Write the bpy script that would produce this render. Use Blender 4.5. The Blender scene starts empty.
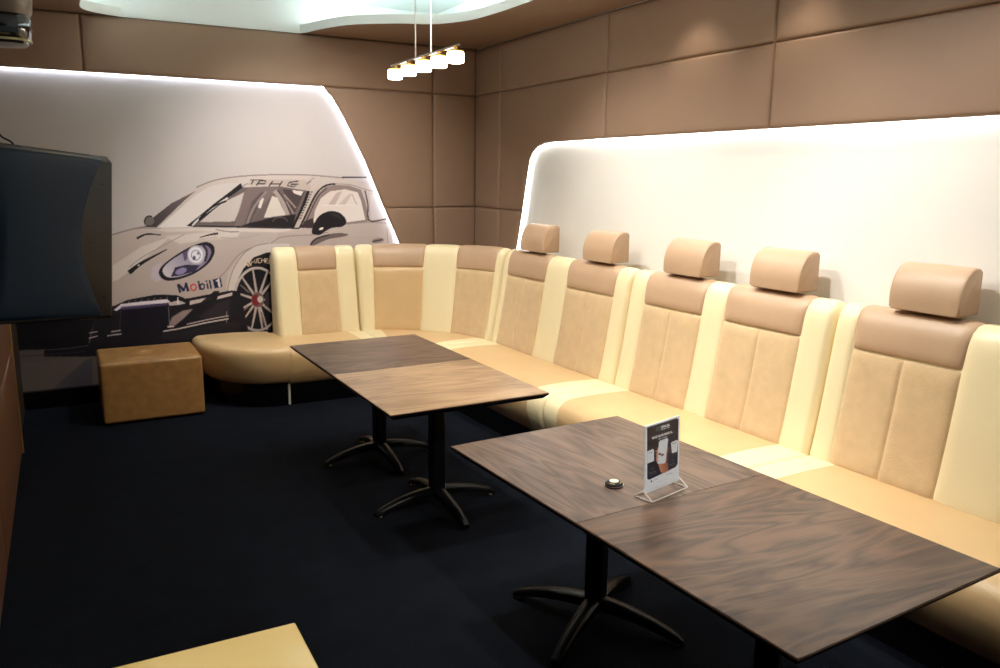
import bpy, bmesh, math, random
import numpy as np
from mathutils import Vector, Matrix
R = math.radians
random.seed(4)
sc = bpy.context.scene
COL = sc.collection

# ------------------------------------------------------------------ camera, world, exposure
CAM = (-3.5689, -7.1336, 1.8553)
YAW, PITCH, ROLL, FPX = 28.4573, 11.1419, 0.6256, 804.2954
def cam_axes():
    y, pi, ro = R(YAW), R(PITCH), R(ROLL)
    fwd = Vector((math.sin(y) * math.cos(pi), math.cos(y) * math.cos(pi), -math.sin(pi)))
    right = Vector((math.cos(y), -math.sin(y), 0)); up = right.cross(fwd)
    return right * math.cos(ro) + up * math.sin(ro), -right * math.sin(ro) + up * math.cos(ro), fwd
_r, _u, _f = cam_axes()
cd = bpy.data.cameras.new('camera'); cam = bpy.data.objects.new('camera', cd); COL.objects.link(cam)
cd.sensor_width = 36; cd.lens = FPX * 36 / 1000; cd.clip_start = .05
cam.matrix_world = Matrix(((_r.x, _u.x, -_f.x, CAM[0]), (_r.y, _u.y, -_f.y, CAM[1]), (_r.z, _u.z, -_f.z, CAM[2]), (0, 0, 0, 1)))
sc.camera = cam
sc.view_settings.view_transform = 'Standard'; sc.view_settings.look = 'None'
sc.view_settings.gamma = 1; sc.view_settings.use_curve_mapping = False
sc.view_settings.exposure = 0.12
w = bpy.data.worlds.new('world'); sc.world = w; w.use_nodes = True
w.node_tree.nodes['Background'].inputs[0].default_value = (.55, .65, 1, 1)
w.node_tree.nodes['Background'].inputs[1].default_value = .02

def light(name, typ, loc, power, col=(1, 1, 1), target=None, **k):
    d = bpy.data.lights.new(name, typ); d.energy = power; d.color = col
    for a, b in k.items(): setattr(d, a, b)
    o = bpy.data.objects.new(name, d); COL.objects.link(o); o.location = loc
    if target is not None:
        o.rotation_euler = (Vector(target) - Vector(loc)).to_track_quat('-Z', 'Y').to_euler()
    return o
WARM = (1.0, .88, .72); NEUT = (1.0, .95, .88); COOL = (.86, .94, 1.0)
# recessed spots over the tables and along the right band, plus an added unseen one for the card; fixtures are built further down at the same places
SPOTS_UP = [(-2.0, -1.75), (-1.35, -2.3), (-2.0, -3.4), (-1.35, -4.2), (-2.3, -7.1), (-3.05, -5.75)]
CARD_SPOTS = [((-2.3, -7.1, 3.27), (-1.65, -4.9, .8), 250, 44), ((-3.05, -5.75, 3.27), (-3.2, -5.65, .7), 110, 34)]  # first entry: unseen lamp added near the camera to brighten the menu card
AIMS = [(-1.5, -.1, .9), (-.3, -2.6, .5), (-.6, -3.8, .4), (-.3, -5.0, .5), (-1.4, -5.0, .7)]
PW = [190, 150, 150, 160, 40]
SPOTS_BAND = [(-.24, -3.1), (-.24, -3.95), (-.24, -5.3)]
Z_CEIL, Z_UP = 3.02, 3.30
for (x, y), aim, pw in zip(SPOTS_UP, AIMS, PW):
    light('spot', 'SPOT', (x, y, Z_UP - .03), pw, NEUT, aim, spot_size=R(94), spot_blend=.9, shadow_soft_size=.04)
for lc, aim, pw, sz in CARD_SPOTS:
    light('spot', 'SPOT', lc, pw, NEUT, aim, spot_size=R(sz), spot_blend=.7, shadow_soft_size=.04)
for x, y in SPOTS_BAND:
    light('spot', 'SPOT', (x, y, Z_CEIL - .02), 13, WARM, (x - .1, y, 0), spot_size=R(110), spot_blend=.8, shadow_soft_size=.03)

# ------------------------------------------------------------------ helpers
def s2l(c):
    return tuple(((v / 255) / 12.92 if v <= 10 else ((v / 255 + .055) / 1.055) ** 2.4) for v in c)
def mat(name, rgb, rough=.5, metal=0, bump=None, var=None, coat=0, spec=None, emit=None, trans=0, ior=None, alpha=1, sheen=0):
    m = bpy.data.materials.new(name); m.use_nodes = True
    nt = m.node_tree; b = nt.nodes['Principled BSDF']
    c = (*s2l(rgb), 1)
    b.inputs['Base Color'].default_value = c; b.inputs['Roughness'].default_value = rough; b.inputs['Metallic'].default_value = metal
    if coat: b.inputs['Coat Weight'].default_value = coat; b.inputs['Coat Roughness'].default_value = .08
    if spec is not None: b.inputs['Specular IOR Level'].default_value = spec
    if ior: b.inputs['IOR'].default_value = ior
    if trans: b.inputs['Transmission Weight'].default_value = trans
    if sheen: b.inputs['Sheen Weight'].default_value = sheen
    if emit: b.inputs['Emission Color'].default_value = (*s2l(emit[0]), 1); b.inputs['Emission Strength'].default_value = emit[1]
    tc = None
    if bump or var:
        tc = nt.nodes.new('ShaderNodeTexCoord')
    if var:    # (scale, amount) : soft mottling of the colour
        n = nt.nodes.new('ShaderNodeTexNoise'); n.inputs['Scale'].default_value = var[0]; n.inputs['Detail'].default_value = 5
        r = nt.nodes.new('ShaderNodeValToRGB'); a = var[1]
        r.color_ramp.elements[0].position = .3; r.color_ramp.elements[1].position = .7
        r.color_ramp.elements[0].color = tuple(v * (1 - a) for v in c[:3]) + (1,)
        r.color_ramp.elements[1].color = tuple(min(1, v * (1 + a)) for v in c[:3]) + (1,)
        nt.links.new(tc.outputs['Object'], n.inputs['Vector']); nt.links.new(n.outputs['Fac'], r.inputs['Fac'])
        nt.links.new(r.outputs['Color'], b.inputs['Base Color'])
    if bump:   # (scale, strength)
        n2 = nt.nodes.new('ShaderNodeTexNoise'); n2.inputs['Scale'].default_value = bump[0]; n2.inputs['Detail'].default_value = 4
        bp = nt.nodes.new('ShaderNodeBump'); bp.inputs['Strength'].default_value = bump[1]; bp.inputs['Distance'].default_value = .01
        nt.links.new(tc.outputs['Object'], n2.inputs['Vector']); nt.links.new(n2.outputs['Fac'], bp.inputs['Height'])
        nt.links.new(bp.outputs['Normal'], b.inputs['Normal'])
    return m
def wood(name, dark, lightc, ang, rough=.33, seed=0.):
    m = bpy.data.materials.new(name); m.use_nodes = True; nt = m.node_tree; L = nt.links; N = nt.nodes
    b = N['Principled BSDF']; b.inputs['Roughness'].default_value = rough
    tc = N.new('ShaderNodeTexCoord'); mp = N.new('ShaderNodeMapping'); mp.inputs['Rotation'].default_value = (0, 0, R(ang)); mp.inputs['Location'].default_value = (seed, seed * .37, 0)
    L.new(tc.outputs['Object'], mp.inputs['Vector'])
    sx = N.new('ShaderNodeMapping'); sx.inputs['Scale'].default_value = (.9, 5, 1); L.new(mp.outputs[0], sx.inputs['Vector'])
    n1 = N.new('ShaderNodeTexNoise'); n1.inputs['Scale'].default_value = 1.3; n1.inputs['Detail'].default_value = 3; n1.inputs['Distortion'].default_value = .6
    L.new(sx.outputs[0], n1.inputs['Vector'])
    mul = N.new('ShaderNodeMath'); mul.operation = 'MULTIPLY'; mul.inputs[1].default_value = 15; L.new(n1.outputs['Fac'], mul.inputs[0])
    fr = N.new('ShaderNodeMath'); fr.operation = 'PINGPONG'; fr.inputs[1].default_value = 1; L.new(mul.outputs[0], fr.inputs[0])
    s2 = N.new('ShaderNodeMapping'); s2.inputs['Scale'].default_value = (3, 90, 1); L.new(mp.outputs[0], s2.inputs['Vector'])
    n2 = N.new('ShaderNodeTexNoise'); n2.inputs['Scale'].default_value = 1.5; n2.inputs['Detail'].default_value = 6; L.new(s2.outputs[0], n2.inputs['Vector'])
    s3 = N.new('ShaderNodeMapping'); s3.inputs['Scale'].default_value = (.7, 3.2, 1); L.new(mp.outputs[0], s3.inputs['Vector'])
    n3 = N.new('ShaderNodeTexNoise'); n3.inputs['Scale'].default_value = 2.2; n3.inputs['Detail'].default_value = 3; L.new(s3.outputs[0], n3.inputs['Vector'])
    a = N.new('ShaderNodeMath'); a.operation = 'MULTIPLY'; a.inputs[1].default_value = .32; L.new(fr.outputs[0], a.inputs[0])
    a2 = N.new('ShaderNodeMath'); a2.operation = 'MULTIPLY_ADD'; a2.inputs[1].default_value = .38; L.new(n2.outputs['Fac'], a2.inputs[0]); L.new(a.outputs[0], a2.inputs[2])
    a3 = N.new('ShaderNodeMath'); a3.operation = 'MULTIPLY_ADD'; a3.inputs[1].default_value = .6; L.new(n3.outputs['Fac'], a3.inputs[0]); L.new(a2.outputs[0], a3.inputs[2])
    r = N.new('ShaderNodeValToRGB'); r.color_ramp.elements[0].position = .38; r.color_ramp.elements[1].position = .85
    r.color_ramp.elements[0].color = (*s2l(dark), 1); r.color_ramp.elements[1].color = (*s2l(lightc), 1)
    L.new(a3.outputs[0], r.inputs['Fac']); L.new(r.outputs['Color'], b.inputs['Base Color'])
    bp = N.new('ShaderNodeBump'); bp.inputs['Strength'].default_value = .12; bp.inputs['Distance'].default_value = .004
    L.new(a2.outputs[0], bp.inputs['Height']); L.new(bp.outputs['Normal'], b.inputs['Normal'])
    return m
def attr_mat(name, rough=.5, spec=.3):
    m = bpy.data.materials.new(name); m.use_nodes = True; nt = m.node_tree
    a = nt.nodes.new('ShaderNodeVertexColor'); a.layer_name = 'print'
    b = nt.nodes['Principled BSDF']; b.inputs['Roughness'].default_value = rough; b.inputs['Specular IOR Level'].default_value = spec
    nt.links.new(a.outputs['Color'], b.inputs['Base Color']); return m

WORLD = {}
def thing(name, label, cat, loc, group=None):
    o = bpy.data.objects.new(name, None); COL.objects.link(o); o.location = loc; o.empty_display_size = .1
    o['label'] = label; o['category'] = cat
    if group: o['group'] = group
    WORLD[o.name] = Vector(loc); return o
def obj(name, verts, faces, m, parent=None, smooth=True, loc=None, label=None, angle=40):
    base = WORLD[parent.name] if parent is not None else Vector(loc or (0, 0, 0))
    me = bpy.data.meshes.new(name)
    me.from_pydata([tuple(Vector(v) - base) for v in verts], [], faces); me.update()
    bm = bmesh.new(); bm.from_mesh(me); bmesh.ops.recalc_face_normals(bm, faces=bm.faces[:]); bm.to_mesh(me); bm.free()
    for mm in (m if isinstance(m, (list, tuple)) else [m]): me.materials.append(mm)
    o = bpy.data.objects.new(name, me); COL.objects.link(o)
    if smooth:
        me.polygons.foreach_set('use_smooth', [True] * len(me.polygons))
        try: me.set_sharp_from_angle(angle=R(angle))
        except Exception: pass
    if parent is not None: o.parent = parent
    else: o.location = base
    WORLD[o.name] = base
    if label: o['label'] = label
    return o
def tag(o, label, cat, group=None):
    o['label'] = label; o['category'] = cat
    if group: o['group'] = group
    return o
def struct(o): o['kind'] = 'structure'; return o
class G:            # geometry collector
    def __init__(s): s.v = []; s.f = []
    def add(s, v, f):
        n = len(s.v); s.v += [tuple(a) for a in v]; s.f += [tuple(i + n for i in q) for q in f]; return s
    def box(s, lo, hi, bev=0, seg=2, rot=0, piv=None):
        bm = bmesh.new(); bmesh.ops.create_cube(bm, size=1)
        c = [(a + b) / 2 for a, b in zip(lo, hi)]; d = [b - a for a, b in zip(lo, hi)]
        for v in bm.verts: v.co = Vector((v.co.x * d[0] + c[0], v.co.y * d[1] + c[1], v.co.z * d[2] + c[2]))
        if bev: bmesh.ops.bevel(bm, geom=bm.edges[:], offset=bev, segments=seg, profile=.6, affect='EDGES')
        if rot:
            bmesh.ops.rotate(bm, verts=bm.verts[:], cent=piv or c, matrix=Matrix.Rotation(rot, 3, 'Z'))
        bm.verts.index_update()
        s.add([v.co[:] for v in bm.verts], [[v.index for v in f.verts] for f in bm.faces]); bm.free(); return s
    def loft(s, rings, closed=True, caps=True, loop=False):
        n = len(rings[0]); v = [p for r in rings for p in r]; f = []
        m = len(rings)
        for i in range(m if loop else m - 1):
            for j in range(n if closed else n - 1):
                a, b = i * n + j, i * n + (j + 1) % n; i2 = (i + 1) % m
                c, d = i2 * n + (j + 1) % n, i2 * n + j
                f.append((a, b, c, d))
        if caps and closed and not loop: f.append(tuple(range(n))[::-1]); f.append(tuple((m - 1) * n + j for j in range(n)))
        return s.add(v, f)
    def lathe(s, prof, c, seg=32, axis='Z'):
        rings = []
        for r, z in prof:
            rings.append([(c[0] + r * math.cos(2 * math.pi * k / seg), c[1] + r * math.sin(2 * math.pi * k / seg), c[2] + z) for k in range(seg)])
        return s.loft(rings)
    def tube(s, pts, r, seg=8, caps=True):
        pts = [Vector(p) for p in pts]; rings = []
        for i, p in enumerate(pts):
            t = (pts[min(i + 1, len(pts) - 1)] - pts[max(i - 1, 0)]).normalized()
            a = Vector((0, 0, 1)) if abs(t.z) < .95 else Vector((1, 0, 0))
            x = t.cross(a).normalized(); y = t.cross(x)
            rr = r[i] if isinstance(r, (list, tuple)) else r
            rings.append([tuple(p + x * rr * math.cos(2 * math.pi * k / seg) + y * rr * math.sin(2 * math.pi * k / seg)) for k in range(seg)])
        return s.loft(rings, caps=caps)
    def prism(s, poly, d):      # planar polygon extruded by vector d
        n = len(poly); v = list(poly) + [tuple(Vector(p) + Vector(d)) for p in poly]
        f = [tuple(range(n)), tuple(range(2 * n - 1, n - 1, -1))] + [(i, (i + 1) % n, n + (i + 1) % n, n + i) for i in range(n)]
        return s.add(v, f)
    def make(s, name, m, parent=None, **k): return obj(name, s.v, s.f, m, parent, **k)
def catmull(pts, n=12, closed=False):
    P = [np.array(p, float) for p in pts]; out = []
    m = len(P)
    for i in range(m if closed else m - 1):
        if closed: a, b, c, d = P[i - 1], P[i], P[(i + 1) % m], P[(i + 2) % m]
        else: a, b, c, d = P[max(i - 1, 0)], P[i], P[i + 1], P[min(i + 2, m - 1)]
        for k in range(n):
            t = k / n
            out.append(.5 * ((2 * b) + (-a + c) * t + (2 * a - 5 * b + 4 * c - d) * t * t + (-a + 3 * b - 3 * c + d) * t ** 3))
    if not closed: out.append(P[-1])
    return out

# ------------------------------------------------------------------ materials
M = {}
M['wallpad'] = mat('taupe padded vinyl', (146, 118, 97), .55, bump=(420, .12), var=(2.5, .04))
M['ceil_taupe'] = mat('taupe ceiling paint', (146, 122, 103), .7)
M['white_wall'] = mat('white wall paint', (242, 239, 233), .6)
M['ceil_white'] = mat('white ceiling paint', (232, 238, 236), .6)
M['carpet'] = mat('navy carpet', (14, 19, 28), .95, bump=(260, .6), var=(6, .25), spec=.1)
M['dark_wall'] = mat('dark brown wall', (46, 33, 26), .5)
M['brown_pad'] = mat('brown wall panel', (96, 58, 34), .45, bump=(60, .1))
M['cream'] = mat('cream leather', (240, 224, 182), .36, bump=(230, .1), var=(3, .025))
M['tanleather'] = mat('tan leather', (212, 178, 130), .36, bump=(230, .12), var=(4, .04))
M['suede'] = mat('tan suede', (208, 178, 136), .8, bump=(120, .15), var=(14, .06), sheen=.3)
M['brownband'] = mat('light brown leather', (190, 158, 128), .4, bump=(260, .1), var=(4, .03))
M['aged'] = mat('aged tan leather', (158, 116, 66), .38, bump=(60, .12), var=(16, .16))
M['plinth'] = mat('black gloss plinth', (10, 11, 15), .22)
M['chrome'] = mat('chrome', (200, 200, 205), .15, 1)
M['joint'] = mat('pale joint cover', (226, 226, 222), .3)
M['brass'] = mat('gold trim', (214, 176, 104), .35, .6)
M['blackmetal'] = mat('black powder metal', (6, 7, 10), .36, spec=.22)
M['tableedge'] = mat('table edge', (160, 124, 94), .5)
M['tablefoot'] = mat('bare steel pad', (205, 200, 190), .25, 1)
M['plastic'] = mat('blue black plastic', (10, 32, 52), .5, bump=(300, .03), spec=.18)
M['plastic_dk'] = mat('black plastic', (9, 12, 18), .35, spec=.3)
def clear_mat(name):
    m = bpy.data.materials.new(name); m.use_nodes = True; nt = m.node_tree; nt.nodes.clear()
    o = nt.nodes.new('ShaderNodeOutputMaterial'); mx = nt.nodes.new('ShaderNodeMixShader'); t = nt.nodes.new('ShaderNodeBsdfTransparent'); g = nt.nodes.new('ShaderNodeBsdfGlossy')
    t.inputs[0].default_value = (.97, .98, .98, 1); g.inputs['Roughness'].default_value = .05; mx.inputs[0].default_value = .03
    nt.links.new(t.outputs[0], mx.inputs[1]); nt.links.new(g.outputs[0], mx.inputs[2]); nt.links.new(mx.outputs[0], o.inputs[0]); return m
M['acrylic'] = clear_mat('clear acrylic')
M['print'] = attr_mat('mural print', .55, .25)
M['poster'] = attr_mat('poster print', .35, .4)
M['led'] = mat('led strip', (255, 255, 255), .5, emit=((228, 242, 255), 26))
M['led2'] = mat('led strip warm', (255, 255, 255), .5, emit=((246, 250, 252), 26))
M['cove'] = mat('cove led', (255, 255, 255), .5, emit=((240, 251, 249), 32))
M['shade'] = mat('lit glass shade', (255, 250, 240), .3, emit=((255, 230, 192), 7))
M['lens'] = mat('lit spot lens', (255, 255, 255), .3, emit=((255, 240, 215), 18))
M['cream_gloss'] = mat('cream lacquer', (240, 208, 132), .14, coat=.4)

# ------------------------------------------------------------------ the painter (for printed surfaces)
class Paint:
    def __init__(s, x0, y0, x1, y1, ss, bg):
        s.x0, s.y0, s.ss = x0, y0, ss; s.w = int((x1 - x0) * ss); s.h = int((y1 - y0) * ss)
        s.a = np.zeros((s.h, s.w, 3), np.float32); s.a[:] = bg
    def mask(s, pts, feather=0):
        P = np.array(pts, float); P = (P - [s.x0, s.y0]) * s.ss
        f = feather * s.ss; pad = int(f * 2) + 2
        bx0 = max(0, int(P[:, 0].min()) - pad); bx1 = min(s.w, int(P[:, 0].max()) + pad + 1)
        by0 = max(0, int(P[:, 1].min()) - pad); by1 = min(s.h, int(P[:, 1].max()) + pad + 1)
        if bx1 <= bx0 or by1 <= by0: return None
        X, Y = np.meshgrid(np.arange(bx0, bx1) + .5, np.arange(by0, by1) + .5)
        ins = np.zeros(X.shape, bool); n = len(P)
        for i in range(n):
            (xa, ya), (xb, yb) = P[i], P[(i + 1) % n]
            if ya == yb: continue
            c = ((ya > Y) != (yb > Y)) & (X < (xb - xa) * (Y - ya) / (yb - ya) + xa); ins ^= c
        m = ins.astype(np.float32)
        if f >= 1:
            k = int(f) | 1
            for _ in range(2):
                for ax in (0, 1):
                    c = np.cumsum(np.pad(m, [(k // 2 + 1, k // 2) if a == ax else (0, 0) for a in (0, 1)], mode='edge'), axis=ax)
                    m = ((c[k:] - c[:-k]) if ax == 0 else (c[:, k:] - c[:, :-k])) / k
        return m, bx0, bx1, by0, by1
    def fill(s, pts, col, alpha=1, feather=.35, smooth=False, col2=None, g=None):
        """g=(xa,ya,xb,yb): the print's own gradient from col at a to col2 at b"""
        if smooth: pts = catmull(pts, 6, True)
        r = s.mask(pts, feather)
        if r is None: return
        m, a, b, c, d = r; m = (m * alpha)[..., None]; C = np.array(col, np.float32)
        if col2 is not None:
            X, Y = np.meshgrid(np.arange(a, b) / s.ss + s.x0, np.arange(c, d) / s.ss + s.y0)
            ux, uy = g[2] - g[0], g[3] - g[1]; t = np.clip(((X - g[0]) * ux + (Y - g[1]) * uy) / (ux * ux + uy * uy), 0, 1)[..., None]
            C = C * (1 - t) + np.array(col2, np.float32) * t
        s.a[c:d, a:b] = s.a[c:d, a:b] * (1 - m) + C * m
    def line(s, pts, wd, col, alpha=1, feather=.3, smooth=True):
        if smooth and len(pts) > 2: pts = catmull(pts, 6)
        P = [np.array(p, float) for p in pts]; n = len(P)
        W = wd if isinstance(wd, (list, tuple)) else (wd, wd)
        L, Rr = [], []
        for i, p in enumerate(P):
            t = P[min(i + 1, n - 1)] - P[max(i - 1, 0)]; t = t / (np.hypot(*t) + 1e-9); q = np.array((-t[1], t[0])); h = (W[0] + (W[1] - W[0]) * i / max(1, n - 1)) / 2
            L.append(p + q * h); Rr.append(p - q * h)
        s.fill(L + Rr[::-1], col, alpha, feather)
    def ell(s, cx, cy, rx, ry, col, ang=0, alpha=1, feather=.35, **k):
        c, q = math.cos(R(ang)), math.sin(R(ang))
        s.fill([(cx + rx * math.cos(t) * c - ry * math.sin(t) * q, cy + rx * math.cos(t) * q + ry * math.sin(t) * c) for t in np.linspace(0, 2 * math.pi, 48)[:-1]], col, alpha, feather, **k)
    def ring(s, cx, cy, rx, ry, wd, col, a0=0, a1=360, ang=0, **k):
        c, q = math.cos(R(ang)), math.sin(R(ang))
        s.line([(cx + rx * math.cos(t) * c - ry * math.sin(t) * q, cy + rx * math.cos(t) * q + ry * math.sin(t) * c) for t in np.radians(np.linspace(a0, a1, 50))], wd, col, smooth=False, **k)
    def sample(s, X, Y):
        x = np.clip((X - s.x0) * s.ss - .5, 0, s.w - 1.001); y = np.clip((Y - s.y0) * s.ss - .5, 0, s.h - 1.001)
        i, j = x.astype(int), y.astype(int); u, v = (x - i)[..., None], (y - j)[..., None]; A = s.a
        c = A[j, i] * (1 - u) * (1 - v) + A[j, i + 1] * u * (1 - v) + A[j + 1, i] * (1 - u) * v + A[j + 1, i + 1] * u * v
        c = c / 255; return np.where(c <= .04045, c / 12.92, ((c + .055) / 1.055) ** 2.4)
def T(x0, y0, k): return lambda *pts: [(x0 + x / k, y0 + y / k) for x, y in pts]

def paint_car():
    P = Paint(-40, 50, 420, 430, 3, (206, 198, 199))
    BODY, MID, DK, BK = (210, 197, 194), (150, 135, 134), (72, 62, 66), (24, 22, 30)
    c4, c6, c7, cw, ch, cl = T(100, 160, 3.125), T(240, 160, 5.882), T(100, 270, 7.143), T(200, 240, 6.68), T(130, 170, 5.138), T(0, 300, 4.175)
    # ground of the picture, dark towards the floor
    P.fill([(-40, 300), (420, 300), (420, 430), (-40, 430)], (92, 84, 86), feather=6)
    P.fill([(-40, 345), (110, 340), (110, 430), (-40, 430)], (104, 92, 90), feather=2)
    # body
    P.fill(c4((-200, 300), (-100, 262), (30, 236), (100, 216), (145, 208), (180, 185), (240, 122), (300, 86), (360, 63), (440, 51), (540, 46), (650, 47), (760, 58), (835, 68), (862, 95), (897, 160), (912, 225), (915, 300), (900, 560), (380, 540), (200, 545), (-200, 560)),
           BODY, col2=(186, 170, 166), g=(100, 220, 130, 330))
    P.line(c4((300, 86), (360, 63), (440, 51), (540, 46), (650, 47), (760, 56)), 1.3, MID)
    P.line(c4((30, 236), (100, 216), (145, 208)), 1.4, MID)
    P.fill(c4((150, 212), (600, 214), (640, 214), (560, 226), (430, 224), (300, 222), (210, 226)), (226, 215, 212), .9, 1.2)
    P.fill(c4((200, 238), (330, 226), (440, 222), (430, 240), (330, 250), (250, 262)), (228, 218, 214), .8, 1.5)
    P.fill(c4((40, 330), (130, 270), (220, 240), (150, 300), (60, 372), (40, 380)), (226, 216, 212), .9, 1.2)
    P.fill(c4((60, 400), (130, 340), (200, 300), (190, 360), (160, 400), (60, 430)), (196, 182, 178), .7, 2)
    P.fill(c4((560, 226), (700, 240), (780, 236), (900, 240), (915, 262), (540, 265)), (188, 172, 168), .8, 1.2)
    # far side window and mirror, windscreen
    P.fill(c4((140, 210), (158, 186), (222, 136), (300, 96), (262, 128), (200, 188), (176, 211)), DK, feather=.5, col2=(120, 108, 110), g=(150, 230, 195, 190))
    P.ell(*c4((155, 190))[0], 4.6, 4.6, (120, 110, 112)); P.ring(*c4((155, 192))[0], 5, 5.4, 1.2, BK, 140, 300)
    P.fill(c4((180, 212), (235, 165), (300, 108), (345, 82), (380, 74), (442, 72), (436, 92), (380, 125), (295, 202), (285, 209)), (238, 231, 231), col2=(214, 205, 205), g=(170, 220, 230, 185))
    P.fill(c4((290, 207), (372, 142), (445, 86), (560, 82), (655, 97), (630, 160), (602, 213), (440, 209)), (112, 99, 100))
    P.fill(c4((312, 194), (375, 138), (452, 100), (448, 130), (420, 192)), (208, 198, 196))
    P.fill(c4((452, 96), (470, 84), (562, 84), (540, 110), (500, 150), (470, 205), (420, 206), (440, 140)), (128, 112, 112), feather=.8)
    P.fill(c4((475, 130), (505, 100), (520, 100), (500, 140), (470, 200), (450, 206)), (92, 82, 86), .8, .8)
    P.line(c4((498, 150), (508, 118)), 3.2, (228, 220, 216)); P.line(c4((458, 205), (480, 150), (520, 98)), 2.4, (150, 136, 134))
    P.fill(c4((512, 180), (538, 112), (555, 118), (580, 170), (576, 178)), (222, 212, 206))
    P.line(c4((545, 96), (570, 130), (592, 185)), 4, (176, 160, 156)); P.line(c4((556, 96), (580, 132), (600, 180)), .9, BK)
    P.fill(c4((570, 90), (640, 100), (606, 172), (592, 140)), (80, 68, 70)); P.fill(c4((600, 94), (636, 98), (628, 112), (606, 104)), (226, 216, 214))
    P.line(c4((575, 108), (612, 150)), 1.6, (160, 144, 142)); P.line(c4((582, 130), (606, 168)), 1.2, (160, 144, 142))
    P.fill(c4((500, 190), (540, 178), (590, 172), (612, 170), (602, 211), (505, 209), (440, 207), (470, 196)), (36, 32, 38), feather=.7)
    P.ring(*c4((563, 193))[0], 7, 4.5, 1.2, (90, 80, 84), 180, 360)
    P.line(c4((290, 207), (440, 209), (602, 213)), 1.4, BK)
    P.line(c4((652, 97), (632, 150), (603, 213)), 3.0, (30, 26, 32))
    P.fill(c4((270, 206), (296, 186), (362, 132), (405, 100), (440, 72), (446, 86), (400, 120), (330, 176), (288, 208)), BK, .95)
    P.line(c4((288, 205), (330, 165), (400, 118)), 2.0, (220, 212, 212)); P.line(c4((308, 186), (350, 148), (395, 128)), 1.8, BK)
    P.line(c4((445, 84), (470, 72), (560, 70), (655, 92)), 1.0, MID)
    # banner on the glass top and pillar
    P.fill(c4((455, 78), (480, 60), (640, 62), (660, 80), (655, 95), (560, 80)), (196, 180, 175))
    for a in [((470, 62), (510, 62)), ((480, 62), (473, 76)), ((500, 64), (520, 66), (515, 74), (495, 74)), ((500, 64), (488, 80)), ((540, 66), (528, 82)), ((570, 66), (560, 82)), ((530, 75), (566, 75)), ((620, 66), (592, 70), (585, 80), (605, 84), (622, 76), (596, 76))]:
        P.line(c4(*a), 1.25, (70, 60, 64), smooth=False)
    P.line(c4((645, 76), (660, 66)), 1.2, MID)
    P.fill(c4((606, 213), (662, 96), (702, 82), (735, 74), (700, 92), (672, 130), (642, 212)), (200, 186, 182))
    for k in range(11):
        a = c4((626 + k * 3.5, 182 - k * 8.2))[0]; P.line([(a[0] - .9, a[1]), (a[0] + 1.1, a[1] - .2)], 1.2, (70, 60, 62))
    P.fill(c6((355, 400), (400, 300), (445, 208), (500, 158), (560, 146), (640, 150), (712, 175), (738, 250), (760, 360), (620, 378), (430, 402)), (146, 128, 126))
    P.fill(c6((430, 372), (440, 300), (475, 225), (530, 184), (620, 172), (692, 190), (712, 240), (738, 352), (620, 368)), (226, 212, 208), col2=(234, 224, 222), g=(330, 200, 350, 222))
    P.fill(c6((520, 262), (570, 190), (600, 186), (560, 262)), (196, 178, 174)); P.fill(c6((580, 262), (640, 200), (660, 200), (620, 262)), (206, 190, 186))
    P.line(c6((660, 200), (680, 250), (690, 262)), 1, (190, 172, 170)); P.line(c6((480, 265), (700, 265)), 1, (236, 226, 224))
    P.line(c6((350, 402), (400, 295), (448, 200), (500, 152), (560, 140)), 1.6, BK); P.line(c6((372, 402), (412, 310), (460, 215), (510, 166)), .8, (40, 34, 40))
    P.line(c6((560, 140), (650, 146), (720, 168), (790, 185)), .8, MID)
    P.fill(c6((764, 200), (800, 205), (840, 270), (870, 342), (768, 354)), (212, 203, 206)); P.line(c6((735, 180), (752, 260), (762, 356), (860, 346)), 1.2, (60, 52, 56))
    P.line(c6((390, 140), (425, 112), (440, 108)), .8, MID); P.line(c6((600, 102), (745, 102)), 1.4, (60, 54, 58))
    P.fill(c6((690, 122), (760, 124), (800, 150), (820, 190), (740, 150)), (196, 186, 190))
    P.line(c6((0, 394), (150, 399), (350, 402)), 1.2, (60, 50, 54)); P.line(c6((620, 378), (760, 366), (860, 372)), .8, MID)
    P.line(c6((180, 490), (240, 455), (330, 445), (420, 440), (520, 425)), .9, MID); P.line(c6((865, 400), (870, 490)), .7, MID)
    P.fill(c6((355, 400), (380, 360), (430, 340), (440, 400)), (60, 50, 54))
    P.fill(c6((410, 500), (440, 462), (520, 436), (600, 430), (638, 440), (600, 452), (520, 466), (440, 500)), (110, 96, 96), smooth=True); P.line(c6((415, 498), (450, 462), (525, 440)), 1.1, BK)
    P.fill(c6((424, 432), (432, 385), (465, 330), (520, 302), (580, 308), (618, 340), (624, 370), (600, 392), (540, 400), (500, 420), (470, 440)), (30, 26, 33), smooth=True)
    P.fill(c6((520, 312), (580, 318), (606, 350), (560, 335)), (66, 58, 62), .6, 1); P.ell(*c6((478, 404))[0], 2.4, 1.2, (235, 228, 226), -25)
    P.ell(*c6((812, 474))[0], 6.2, 2.6, (150, 132, 130), -8); P.line(c6((780, 480), (838, 468)), 1.6, (70, 60, 62))
    # hood creases and vents
    P.line(ch((35, 352), (85, 330), (160, 334)), (2.4, 1.0), (36, 30, 34)); P.line(ch((0, 305), (60, 300), (160, 300)), .7, MID)
    P.line(ch((-5, 528), (45, 488), (110, 450), (190, 408)), (5.0, .8), (30, 26, 32)); P.ell(*ch((45, 490))[0], 1.2, 1, (200, 190, 188)); P.line(ch((-5, 500), (60, 450), (150, 400), (280, 330)), .6, MID)
    P.line(ch((358, 347), (410, 333), (452, 326)), (.8, 2.4), (60, 50, 54)); P.line(ch((440, 305), (500, 316), (560, 318)), 1.0, MID)
    P.line(ch((350, 360), (450, 345), (560, 352), (668, 330)), .6, (180, 165, 162))
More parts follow.
